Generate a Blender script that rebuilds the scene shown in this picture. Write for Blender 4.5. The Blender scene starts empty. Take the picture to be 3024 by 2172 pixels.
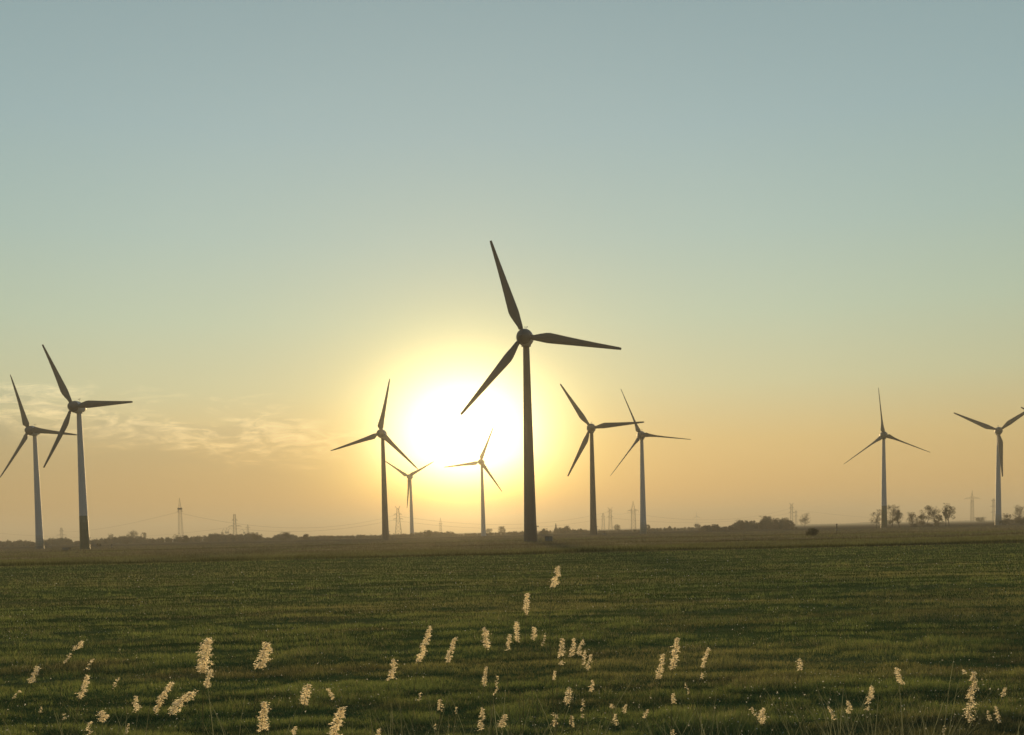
import bpy, math, random
import numpy as np
from mathutils import Vector, Matrix
from math import radians as R, sin, cos, tan, pi, sqrt, atan2

sc = bpy.context.scene
col = sc.collection
rnd = random.Random(7)
rng = np.random.default_rng(11)

# ------------------------------------------------------------------ camera
F = 3136.0                                   # focal length in photograph pixels
PX0, PY0 = 1512.0, 1727.5                    # principal point of the (cropped) photograph
CAMH = 3.6
cam_d = bpy.data.cameras.new('camera')
cam = bpy.data.objects.new('camera', cam_d); col.objects.link(cam)
cam_d.sensor_width = 36.0
cam_d.lens = 36.0 * F / 3024.0
cam_d.shift_y = (PY0 - 1086.0) / 3024.0
cam_d.clip_start = 0.1; cam_d.clip_end = 30000
CM = Matrix.Rotation(R(90 - 2.88), 4, 'X') @ Matrix.Rotation(R(-1.35), 4, 'Z')
cam.matrix_world = Matrix.Translation((0, 0, CAMH)) @ CM
sc.camera = cam

def ray(px, py):
    v = CM.to_3x3() @ Vector(((px - PX0) / F, -(py - PY0) / F, -1.0))
    return v
def pt(px, py, d):                           # the point seen at a pixel, d metres ahead
    v = ray(px, py); k = d / v.y
    return Vector((v.x * k, d, CAMH + v.z * k))
def hor(px): return 1605.0 - 0.0235 * px     # where the horizon runs in the photograph
def foot(px, d):                             # point of the flat ground d metres ahead
    p = pt(px, hor(px) + CAMH * F / d, d); return Vector((p.x, d, 0.0))

# ------------------------------------------------------------------ sky and sun
sd = ray(1374, 1296).normalized()
sun_el = math.asin(sd.z); sun_az = atan2(sd.x, sd.y)
w = bpy.data.worlds.new('World'); sc.world = w; w.use_nodes = True
nt = w.node_tree; nt.nodes.clear()
def N(tree, typ, **kw):
    n = tree.nodes.new(typ)
    for k, v in kw.items(): setattr(n, k, v)
    return n
def L(tree, a, b): tree.links.new(a, b)
def M_(tree, op, a, b=None, c=None, clamp=False):
    n = tree.nodes.new('ShaderNodeMath'); n.operation = op; n.use_clamp = clamp
    for i, v in enumerate((a, b, c)):
        if v is None: continue
        if isinstance(v, (int, float)): n.inputs[i].default_value = v
        else: tree.links.new(v, n.inputs[i])
    return n.outputs[0]
def lin(c):
    return tuple(((x / 255) / 12.92 if x / 255 <= .04045 else ((x / 255 + .055) / 1.055) ** 2.4) for x in c)
def ramp(tree, fac, stops, interp='EASE'):
    n = tree.nodes.new('ShaderNodeValToRGB'); n.color_ramp.interpolation = interp
    e = n.color_ramp.elements
    while len(e) > 1: e.remove(e[-1])
    e[0].position = stops[0][0]; e[0].color = (*stops[0][1], 1)
    for p, c in stops[1:]:
        k = e.new(p); k.color = (*c, 1)
    tree.links.new(fac, n.inputs[0]); return n.outputs[0]
def mixc(tree, mode, fac, a, b):
    n = tree.nodes.new('ShaderNodeMix'); n.data_type = 'RGBA'; n.blend_type = mode; n.clamp_result = False
    for s, v in ((n.inputs[0], fac), (n.inputs[6], a), (n.inputs[7], b)):
        if isinstance(v, (int, float)): s.default_value = v
        elif isinstance(v, tuple): s.default_value = (*v, 1)
        else: tree.links.new(v, s)
    return n.outputs[2]

tc = N(nt, 'ShaderNodeTexCoord')
nrm = N(nt, 'ShaderNodeVectorMath', operation='NORMALIZE'); L(nt, tc.outputs['Generated'], nrm.inputs[0])
sep = N(nt, 'ShaderNodeSeparateXYZ'); L(nt, nrm.outputs[0], sep.inputs[0])
el = M_(nt, 'MULTIPLY', M_(nt, 'ARCSINE', sep.outputs[2]), 180 / pi)      # elevation in degrees
dot = N(nt, 'ShaderNodeVectorMath', operation='DOT_PRODUCT'); L(nt, nrm.outputs[0], dot.inputs[0]); dot.inputs[1].default_value = sd
th = M_(nt, 'MULTIPLY', M_(nt, 'ARCCOSINE', M_(nt, 'MINIMUM', dot.outputs['Value'], 0.9999999)), 180 / pi)  # angle from the sun
az = M_(nt, 'MULTIPLY', M_(nt, 'ARCTAN2', sep.outputs[0], sep.outputs[1]), 180 / pi)
SKY = [(0, (220, 174, 108)), (2, (226, 183, 114)), (4.5, (226, 197, 134)), (7.5, (209, 209, 167)), (11, (193, 209, 183)),
       (15, (178, 201, 191)), (20, (165, 190, 191)), (27, (150, 174, 178)), (45, (120, 143, 158)), (90, (92, 114, 138))]
base = ramp(nt, M_(nt, 'DIVIDE', M_(nt, 'MAXIMUM', el, 0.0), 90.0), [(e / 90, lin(c)) for e, c in SKY], 'LINEAR')
dim = ramp(nt, M_(nt, 'DIVIDE', th, 180.0), [(0, (1, 1, 1)), (.10, (1, 1, 1)), (.17, (.88, .91, .92)), (.3, (.66, .71, .76)), (.5, (.42, .48, .55)), (1, (.25, .30, .38))], 'LINEAR')
skyc = mixc(nt, 'MULTIPLY', 1.0, base, dim)
# low bank of thin cloud, left of the sun
cmap = N(nt, 'ShaderNodeCombineXYZ'); L(nt, M_(nt, 'MULTIPLY', az, .30), cmap.inputs[0]); L(nt, M_(nt, 'MULTIPLY', el, 1.15), cmap.inputs[1])
n1 = N(nt, 'ShaderNodeTexNoise'); L(nt, cmap.outputs[0], n1.inputs['Vector']); n1.inputs['Scale'].default_value = .75; n1.inputs['Detail'].default_value = 7; n1.inputs['Roughness'].default_value = .56; n1.inputs['Distortion'].default_value = .5
n2 = N(nt, 'ShaderNodeTexNoise'); L(nt, cmap.outputs[0], n2.inputs['Vector']); n2.inputs['Scale'].default_value = 1.9; n2.inputs['Detail'].default_value = 6; n2.inputs['Roughness'].default_value = .6; n2.inputs['Distortion'].default_value = .9
azm = N(nt, 'ShaderNodeMapRange', interpolation_type='SMOOTHSTEP'); L(nt, az, azm.inputs[0])
azm.inputs[1].default_value = -4.5; azm.inputs[2].default_value = -13; azm.inputs[3].default_value = 0; azm.inputs[4].default_value = 1
topel = M_(nt, 'ADD', M_(nt, 'MULTIPLY', M_(nt, 'ADD', az, 12.0), -.09), M_(nt, 'MULTIPLY', M_(nt, 'SUBTRACT', n1.outputs[0], .5), 6.0))
edge = M_(nt, 'SUBTRACT', M_(nt, 'ADD', topel, 6.2), el)                   # >0 inside the bank
body = N(nt, 'ShaderNodeMapRange', interpolation_type='SMOOTHSTEP'); L(nt, edge, body.inputs[0]); body.inputs[1].default_value = -.5; body.inputs[2].default_value = 3.2
bank = M_(nt, 'MULTIPLY', azm.outputs[0], body.outputs[0])
rim = N(nt, 'ShaderNodeMapRange', interpolation_type='SMOOTHSTEP'); L(nt, M_(nt, 'ABSOLUTE', M_(nt, 'SUBTRACT', edge, .9)), rim.inputs[0])
rim.inputs[1].default_value = 1.5; rim.inputs[2].default_value = 0.0
wisp = M_(nt, 'MULTIPLY', M_(nt, 'MULTIPLY', rim.outputs[0], azm.outputs[0]), M_(nt, 'MULTIPLY', M_(nt, 'SUBTRACT', n2.outputs[0], .42), 4.5, clamp=True), clamp=True)
skyc = mixc(nt, 'MULTIPLY', M_(nt, 'MULTIPLY', bank, 1.0), skyc, (.70, .745, .86))
skyc = mixc(nt, 'ADD', M_(nt, 'MULTIPLY', wisp, 1.0), skyc, (.42, .30, .15))
# aureole round the sun, weakened towards the horizon
ext = ramp(nt, M_(nt, 'DIVIDE', M_(nt, 'MAXIMUM', el, 0.0), 10.0), [(0, (.22, .10, .02)), (.12, (.60, .30, .03)), (.20, (.92, .70, .20)), (.28, (1, .93, .55)), (.42, (1, .97, .9)), (1, (1, 1, 1))], 'LINEAR')
daz = M_(nt, 'SUBTRACT', az, sun_az * 180 / pi); dele = M_(nt, 'SUBTRACT', el, sun_el * 180 / pi)
the = M_(nt, 'SQRT', M_(nt, 'ADD', M_(nt, 'POWER', M_(nt, 'MULTIPLY', M_(nt, 'ABSOLUTE', daz), .81), 2.0), M_(nt, 'POWER', M_(nt, 'ABSOLUTE', dele), 2.0)))
g1 = M_(nt, 'MULTIPLY', M_(nt, 'EXPONENT', M_(nt, 'MULTIPLY', M_(nt, 'POWER', M_(nt, 'DIVIDE', the, 2.8), 2.0), -1.0)), 2.2)
g3 = M_(nt, 'MULTIPLY', M_(nt, 'EXPONENT', M_(nt, 'MULTIPLY', M_(nt, 'POWER', M_(nt, 'DIVIDE', the, 3.65), 2.0), -1.0)), .95)
g2 = M_(nt, 'MULTIPLY', M_(nt, 'EXPONENT', M_(nt, 'DIVIDE', th, -3.1)), 1.15)
glow = mixc(nt, 'ADD', 1.0, mixc(nt, 'MULTIPLY', 1.0, (1, 1, 1), g1), mixc(nt, 'MULTIPLY', 1.0, (1, .55, .02), g2))
glow = mixc(nt, 'ADD', 1.0, glow, mixc(nt, 'MULTIPLY', 1.0, (1, .93, .05), g3))
glow = mixc(nt, 'MULTIPLY', 1.0, glow, ext)
skyc = mixc(nt, 'ADD', 1.0, skyc, glow)
nish = N(nt, 'ShaderNodeTexSky', sky_type='NISHITA'); nish.sun_disc = False
nish.sun_elevation = sun_el; nish.sun_rotation = sun_az; nish.air_density = 1.0; nish.dust_density = 2.0
bg1 = N(nt, 'ShaderNodeBackground'); L(nt, nish.outputs[0], bg1.inputs[0]); bg1.inputs[1].default_value = 0.05
bg2 = N(nt, 'ShaderNodeBackground'); L(nt, skyc, bg2.inputs[0]); bg2.inputs[1].default_value = 1.0
mx = N(nt, 'ShaderNodeMixShader'); mx.inputs[0].default_value = 0.9; L(nt, bg1.outputs[0], mx.inputs[1]); L(nt, bg2.outputs[0], mx.inputs[2])
wo = N(nt, 'ShaderNodeOutputWorld'); L(nt, mx.outputs[0], wo.inputs[0])

sun_d = bpy.data.lights.new('sun', 'SUN'); sun = bpy.data.objects.new('sun', sun_d); col.objects.link(sun)
sun_d.energy = 5.0; sun_d.angle = R(2.5); sun_d.color = (1, .68, .31)
sun.rotation_euler = sd.to_track_quat('Z', 'Y').to_euler()

vs = sc.view_settings; vs.view_transform = 'Standard'; vs.look = 'None'; vs.exposure = 0; vs.gamma = 1; vs.use_curve_mapping = False
cy = sc.cycles; cy.use_denoising = True; cy.max_bounces = 5; cy.diffuse_bounces = 2; cy.glossy_bounces = 2
cy.transmission_bounces = 3; cy.volume_bounces = 0; cy.transparent_max_bounces = 6; cy.caustics_reflective = False; cy.caustics_refractive = False
cy.sample_clamp_indirect = 4

# ------------------------------------------------------------------ helpers
def tag(o, label=None, cat=None, group=None, kind=None):
    if label: o['label'] = label
    if cat: o['category'] = cat
    if group: o['group'] = group
    if kind: o['kind'] = kind
    return o
def empty(name, loc, rz=0):
    o = bpy.data.objects.new(name, None); col.objects.link(o); o.location = loc; o.rotation_euler = (0, 0, rz)
    o.empty_display_size = .5; return o
class MB:
    def __init__(s): s.v = []; s.f = []
    def add(s, vs_, fs):
        k = len(s.v); s.v += [tuple(v) for v in vs_]; s.f += [tuple(i + k for i in f) for f in fs]
    def box(s, c, h):
        x, y, z = c; a, b, d = h
        s.add([(x - a, y - b, z - d), (x + a, y - b, z - d), (x + a, y + b, z - d), (x - a, y + b, z - d),
               (x - a, y - b, z + d), (x + a, y - b, z + d), (x + a, y + b, z + d), (x - a, y + b, z + d)],
              [(0, 3, 2, 1), (4, 5, 6, 7), (0, 1, 5, 4), (1, 2, 6, 5), (2, 3, 7, 6), (3, 0, 4, 7)])
    def tube(s, pts, rad, n=4, cap=True):
        pts = [Vector(p) for p in pts]
        if not isinstance(rad, (list, tuple)): rad = [rad] * len(pts)
        rings = []
        for i, p in enumerate(pts):
            t = (pts[min(i + 1, len(pts) - 1)] - pts[max(i - 1, 0)]); t = t.normalized() if t.length > 1e-9 else Vector((0, 0, 1))
            u = t.cross(Vector((0, 0, 1)) if abs(t.z) < .95 else Vector((1, 0, 0))).normalized(); v = t.cross(u)
            rings.append([p + (u * cos(2 * pi * k / n) + v * sin(2 * pi * k / n)) * rad[i] for k in range(n)])
        vs_ = [q for r_ in rings for q in r_]; fs = []
        for i in range(len(pts) - 1):
            for k in range(n):
                fs.append((i * n + k, i * n + (k + 1) % n, (i + 1) * n + (k + 1) % n, (i + 1) * n + k))
        if cap and n > 2: fs += [tuple(range(n - 1, -1, -1)), tuple((len(pts) - 1) * n + k for k in range(n))]
        s.add(vs_, fs)
    def lathe(s, prof, n=24, axis='Z', cap=True):      # prof = [(r, z)...]
        rings = []
        for r_, z in prof:
            for k in range(n):
                a = 2 * pi * k / n
                if axis == 'Z': rings.append((r_ * cos(a), r_ * sin(a), z))
                else: rings.append((r_ * cos(a), z, r_ * sin(a)))
        fs = []
        for i in range(len(prof) - 1):
            for k in range(n):
                q = (i * n + k, i * n + (k + 1) % n, (i + 1) * n + (k + 1) % n, (i + 1) * n + k)
                fs.append(q if axis == 'Z' else q[::-1])
        if cap: fs += [tuple(range(n - 1, -1, -1)), tuple((len(prof) - 1) * n + k for k in range(n))]
        s.add(rings, fs)
    def build(s, name, mat, parent=None, smooth=False, loc=None):
        me = bpy.data.meshes.new(name); me.from_pydata(s.v, [], s.f); me.materials.append(mat)
        if smooth: me.polygons.foreach_set('use_smooth', [True] * len(me.polygons))
        me.update()
        o = bpy.data.objects.new(name, me); col.objects.link(o)
        if parent: o.parent = parent
        if loc is not None: o.location = loc
        return o
def np_mesh(name, V, nper, mat, cols=None, parent=None):
    """polygons of nper vertices each, V (n*nper,3); cols per polygon (n,3)"""
    V = np.asarray(V, dtype=np.float32); nv = len(V); nf = nv // nper
    me = bpy.data.meshes.new(name)
    me.vertices.add(nv); me.vertices.foreach_set('co', V.ravel())
    me.loops.add(nv); me.loops.foreach_set('vertex_index', np.arange(nv, dtype=np.int32))
    me.polygons.add(nf); me.polygons.foreach_set('loop_start', np.arange(nf, dtype=np.int32) * nper)
    me.update(calc_edges=True)
    if cols is not None:
        at = me.color_attributes.new('tint', 'FLOAT_COLOR', 'POINT')
        c4 = np.ones((nv, 4), np.float32); c4[:, :3] = np.repeat(cols, nper, axis=0)
        at.data.foreach_set('color', c4.ravel())
    me.materials.append(mat)
    o = bpy.data.objects.new(name, me); col.objects.link(o)
    if parent: o.parent = parent
    return o
def vnoise(x, y, seed=0):
    xi = np.floor(x).astype(np.int64); yi = np.floor(y).astype(np.int64); fx = x - xi; fy = y - yi
    fx = fx * fx * (3 - 2 * fx); fy = fy * fy * (3 - 2 * fy)
    def h(a, b):
        n = (a * 374761393 + b * 668265263 + seed * 974711) & 0xffffffff
        n = ((n ^ (n >> 13)) * 1274126177) & 0xffffffff
        return ((n ^ (n >> 16)) & 0xffff) / 65535.0
    return (h(xi, yi) * (1 - fx) + h(xi + 1, yi) * fx) * (1 - fy) + (h(xi, yi + 1) * (1 - fx) + h(xi + 1, yi + 1) * fx) * fy
def fbm(x, y, seed=0, o=4, g=.5):
    t = 0; a = 1; s_ = 0
    for k in range(o):
        t = t + a * vnoise(x * 2 ** k + 17.3 * k, y * 2 ** k - 9.1 * k, seed + k); s_ += a; a *= g
    return t / s_
def sstep(a, b, x):
    t = np.clip((x - a) / (b - a), 0, 1); return t * t * (3 - 2 * t)

# ------------------------------------------------------------------ materials
def new_mat(name):
    m = bpy.data.materials.new(name); m.use_nodes = True; t = m.node_tree
    return m, t, t.nodes['Principled BSDF']
def paint(name, c, rough=.5, grime=.12, scale=.35, streak=True):
    m, t, b = new_mat(name)
    tcx = N(t, 'ShaderNodeTexCoord'); mp = N(t, 'ShaderNodeMapping'); L(t, tcx.outputs['Object'], mp.inputs[0])
    mp.inputs['Scale'].default_value = (3, 3, .15) if streak else (1, 1, 1)
    n = N(t, 'ShaderNodeTexNoise'); L(t, mp.outputs[0], n.inputs['Vector']); n.inputs['Scale'].default_value = scale; n.inputs['Detail'].default_value = 5
    lo = tuple(x * (1 - grime * 2) for x in c); hi = tuple(min(1, x * (1 + grime)) for x in c)
    L(t, ramp(t, n.outputs[0], [(.3, lo), (.7, hi)], 'LINEAR'), b.inputs['Base Color']); b.inputs['Roughness'].default_value = rough
    return m
def leafy(name, c=None, trans=.4, attr=True, var=.25, scale=.5):
    m = bpy.data.materials.new(name); m.use_nodes = True; t = m.node_tree; t.nodes.clear()
    if attr:
        a = N(t, 'ShaderNodeAttribute', attribute_name='tint'); cc = a.outputs['Color']
    else:
        tcx = N(t, 'ShaderNodeTexCoord'); n = N(t, 'ShaderNodeTexNoise'); L(t, tcx.outputs['Object'], n.inputs['Vector']); n.inputs['Scale'].default_value = scale
        cc = ramp(t, n.outputs[0], [(.3, tuple(x * (1 - var) for x in c)), (.7, tuple(x * (1 + var) for x in c))], 'LINEAR')
    d = N(t, 'ShaderNodeBsdfDiffuse'); r_ = N(t, 'ShaderNodeBsdfTranslucent'); mxn = N(t, 'ShaderNodeMixShader'); mxn.inputs[0].default_value = trans
    L(t, cc, d.inputs[0]); L(t, cc, r_.inputs[0]); L(t, d.outputs[0], mxn.inputs[1]); L(t, r_.outputs[0], mxn.inputs[2])
    o = N(t, 'ShaderNodeOutputMaterial'); L(t, mxn.outputs[0], o.inputs[0]); return m
MAT = {}
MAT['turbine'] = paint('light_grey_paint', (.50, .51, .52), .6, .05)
MAT['backlit_tower'] = paint('backlit_grey_paint', (.115, .11, .10), .65, .08)  # darker copy for towers against the sun, backlit shade in the colour
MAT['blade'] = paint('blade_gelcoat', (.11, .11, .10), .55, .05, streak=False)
for i, c in enumerate([(.17, .18, .15), (.24, .25, .215), (.31, .32, .29), (.38, .39, .365), (.44, .45, .435)]):
    MAT['pale%d' % i] = paint('pale_band_paint', c, .6, .06)
for i, c in enumerate([(.045, .075, .03), (.055, .085, .035), (.07, .10, .045), (.095, .125, .065), (.135, .165, .10)]):
    MAT['green%d' % i] = paint('green_band_paint', c, .5, .08)
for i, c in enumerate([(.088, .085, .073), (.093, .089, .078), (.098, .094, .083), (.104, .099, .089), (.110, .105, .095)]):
    MAT['dusk%d' % i] = paint('backlit_band_paint', c, .6, .06)  # foot rings of those towers, darkened with the same painted shade
MAT['door'] = paint('door_paint', (.16, .18, .17), .5)
MAT['galv'] = paint('galvanised_steel', (.16, .16, .155), .55, .15, 2)
MAT['steel'] = paint('weathered_lattice_steel', (.085, .085, .08), .7, .2, .6)
MAT['cable'] = paint('cable_metal', (.07, .07, .07), .6, .1)
MAT['insul'] = paint('brown_porcelain', (.10, .05, .035), .4, .1)
MAT['cabinet'] = paint('cabinet_paint', (.16, .15, .10), .6, .2, 3)
MAT['roof'] = paint('roof_concrete', (.22, .21, .19), .8, .2, 3)
MAT['white'] = paint('white_render', (.75, .74, .70), .7, .08, 1)
MAT['redroof'] = paint('dark_roof_tiles', (.12, .08, .06), .8, .2, 1)
MAT['bark'] = paint('bark', (.075, .06, .045), .9, .3, 2)
MAT['twig'] = leafy('bare_twigs', (.085, .07, .05), .15, False)
MAT['spring'] = leafy('spring_leaves', (.085, .09, .035), .4, False)
MAT['wood'] = leafy('far_wood_foliage', None, .2, True)
MAT['bush'] = leafy('bramble_leaves', (.04, .045, .02), .25, False, .35, 2)
MAT['grass'] = leafy('meadow_grass', None, .42, True)
MAT['rough'] = leafy('dry_rough_grass', None, .42, True)
MAT['plume'] = leafy('reed_plume_hairs', (.97, .88, .68), .85, False, .15, 8)
MAT['stem'] = leafy('reed_stem', (.27, .27, .15), .5, False, .2, 3)
MAT['reedleaf'] = leafy('reed_leaf', (.10, .12, .06), .45, False, .2, 3)
MAT['flower'] = leafy('daisy_and_glint_white', (.80, .78, .70), .4, False, .05)

# ------------------------------------------------------------------ ground
def ground_z(x, y):
    z = (fbm(x / 9, y / 2.6, 3, 4) - .5) * .20 + (fbm(x / 60, y / 25, 5, 2) - .5) * .35
    z = z * sstep(2, 16, y) * (1 - .7 * sstep(150, 400, y))
    dy = y - (167 + (fbm(x / 60, x * 0, 9, 2) - .5) * 8 + (fbm(x / 9, x * 0, 19, 3) - .5) * 5)
    z = z - .9 * np.exp(-(dy / 1.6) ** 2)                               # field ditch
    z = z - .5 * np.exp(-((y - 9) / 5.0) ** 2)                          # wet ditch at the reeds
    return z
ys = np.concatenate([np.linspace(-60, 4, 14), np.linspace(6, 40, 90), np.geomspace(40.5, 400, 260), np.geomspace(404, 8300, 60)])
us = np.linspace(-1, 1, 221)
YY, UU = np.meshgrid(ys, us, indexing='ij')
XX = UU * (60 + np.maximum(YY, 0) * .95)
ZZ = ground_z(XX, YY)
ny, nx = YY.shape
Vg = np.stack([XX, YY, ZZ], -1).reshape(-1, 3)
i0 = (np.arange(ny - 1)[:, None] * nx + np.arange(nx - 1)[None]).ravel()
Fg = np.stack([i0, i0 + 1, i0 + nx + 1, i0 + nx], -1)
me = bpy.data.meshes.new('ground'); me.from_pydata(Vg.tolist(), [], Fg.tolist())
me.polygons.foreach_set('use_smooth', [True] * len(me.polygons))
m, t, b = new_mat('meadow_ground')
geo = N(t, 'ShaderNodeNewGeometry'); sp = N(t, 'ShaderNodeSeparateXYZ'); L(t, geo.outputs['Position'], sp.inputs[0])
mp = N(t, 'ShaderNodeMapping'); L(t, geo.outputs['Position'], mp.inputs[0]); mp.inputs['Scale'].default_value = (.12, .8, 1)
na = N(t, 'ShaderNodeTexNoise'); L(t, mp.outputs[0], na.inputs['Vector']); na.inputs['Scale'].default_value = .6; na.inputs['Detail'].default_value = 8
nb = N(t, 'ShaderNodeTexNoise'); L(t, geo.outputs['Position'], nb.inputs['Vector']); nb.inputs['Scale'].default_value = 6; nb.inputs['Detail'].default_value = 6
green = ramp(t, na.outputs[0], [(.3, (.070, .095, .030)), (.55, (.11, .145, .045)), (.75, (.15, .155, .065))], 'LINEAR')
green = mixc(t, 'MULTIPLY', .6, green, ramp(t, nb.outputs[0], [(.3, (.5, .5, .5)), (.7, (1.2, 1.2, 1.2))], 'LINEAR'))
brown = ramp(t, na.outputs[0], [(.3, (.065, .055, .034)), (.5, (.11, .095, .062)), (.7, (.085, .085, .040))], 'LINEAR')
mpf = N(t, 'ShaderNodeMapping'); L(t, geo.outputs['Position'], mpf.inputs[0]); mpf.inputs['Scale'].default_value = (.002, .007, 1)
nf_ = N(t, 'ShaderNodeTexNoise'); L(t, mpf.outputs[0], nf_.inputs['Vector']); nf_.inputs['Scale'].default_value = 1.5; nf_.inputs['Detail'].default_value = 3
far = ramp(t, nf_.outputs[0], [(.35, (.035, .038, .018)), (.5, (.05, .042, .026)), (.65, (.028, .036, .015))], 'LINEAR')
k1 = N(t, 'ShaderNodeMapRange'); L(t, sp.outputs[1], k1.inputs[0]); k1.inputs[1].default_value = 163; k1.inputs[2].default_value = 167
k2 = N(t, 'ShaderNodeMapRange'); L(t, sp.outputs[1], k2.inputs[0]); k2.inputs[1].default_value = 500; k2.inputs[2].default_value = 900
cg = mixc(t, 'MIX', k2.outputs[0], mixc(t, 'MIX', k1.outputs[0], green, brown), far)
L(t, cg, b.inputs['Base Color']); b.inputs['Roughness'].default_value = .95; b.inputs['Specular IOR Level'].default_value = 0
me.materials.append(m)
go = bpy.data.objects.new('ground', me); col.objects.link(go); tag(go, kind='structure')

# ------------------------------------------------------------------ haze
hz = MB(); hz.box((0, 4200, 60.0), (8800, 4400, 62.5))
m = bpy.data.materials.new('evening_haze'); m.use_nodes = True; t = m.node_tree; t.nodes.clear()
pv = N(t, 'ShaderNodeVolumePrincipled'); pv.inputs['Color'].default_value = (.94, .92, .80, 1)
pv.inputs['Density'].default_value = 2.7e-4; pv.inputs['Anisotropy'].default_value = .12
pw = N(t, 'ShaderNodeVolumePrincipled'); pw.inputs['Color'].default_value = (.98, .68, .26, 1)          # droplets that scatter forward
pw.inputs['Density'].default_value = .05e-4; pw.inputs['Anisotropy'].default_value = .95
av = N(t, 'ShaderNodeAddShader'); L(t, pv.outputs[0], av.inputs[0]); L(t, pw.outputs[0], av.inputs[1])
mo = N(t, 'ShaderNodeOutputMaterial'); L(t, av.outputs[0], mo.inputs['Volume'])
ho = hz.build('haze', m); tag(ho, kind='stuff')
m.cycles.homogeneous_volume = True if hasattr(m.cycles, 'homogeneous_volume') else None

# ------------------------------------------------------------------ wind turbines
def blade_mesh(kind, Rr, pitch):
    """blade along +Z from the hub, rotor axis -Y, trailing edge towards -X seen from the front"""
    if kind == 'broad':      # slim root, widest a quarter out
        st = [(.075, 1.5, .95, 0), (.11, 1.6, .8, 0), (.17, 2.25, .45, .25), (.23, 2.85, .34, .33), (.27, 3.0, .28, .36), (.33, 2.8, .25, .36),
              (.45, 2.35, .22, .35), (.6, 1.85, .19, .34), (.75, 1.4, .17, .33), (.88, 1.05, .15, .32), (.97, .8, .14, .32), (1.0, .62, .12, .32)]
    elif kind == 'root':     # widest at the root, long taper
        st = [(.07, 1.9, .9, .05), (.095, 2.7, .55, .25), (.12, 3.1, .42, .33), (.16, 2.9, .34, .35), (.24, 2.45, .28, .35), (.36, 2.0, .24, .34),
              (.5, 1.62, .2, .33), (.65, 1.3, .18, .33), (.8, 1.0, .16, .32), (.92, .72, .14, .32), (.985, .42, .13, .3), (1.0, .18, .12, .3)]
    else:                    # slender, strongly tapered
        st = [(.06, 2.2, .9, .05), (.085, 3.6, .42, .25), (.11, 3.6, .34, .32), (.15, 2.9, .3, .34), (.22, 2.0, .28, .34), (.32, 1.35, .26, .33),
              (.45, 1.0, .25, .33), (.6, .8, .24, .32), (.75, .62, .23, .32), (.9, .46, .22, .32), (.985, .34, .2, .3), (1.0, .2, .2, .3)]
    n = 12; mb = MB(); vs_ = []; wk = {'broad': 1.1, 'root': 1.18}.get(kind, 1.1)
    for f, ch, th_, off in st:
        if f > .1: ch *= wk
        tw = R(pitch + 16 * (1 - f) ** 2)
        for k in range(n):
            a = 2 * pi * k / n
            x = cos(a) * .5; y = sin(a) * .5 * th_ * (1.0 if cos(a) > 0 else (1 + cos(a) * .75))   # round nose, sharp trailing edge
            x = (x - (off * .42)) * ch; y *= ch
            vs_.append((x * cos(tw) - y * sin(tw), x * sin(tw) + y * cos(tw) - 1.4 * f * f, f * Rr))
    fs = []
    for i in range(len(st) - 1):
        for k in range(n):
            fs.append((i * n + k, i * n + (k + 1) % n, (i + 1) * n + (k + 1) % n, (i + 1) * n + k))
    fs += [tuple(range(n - 1, -1, -1)), tuple((len(st) - 1) * n + k for k in range(n))]
    mb.add(vs_, fs); return mb

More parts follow.
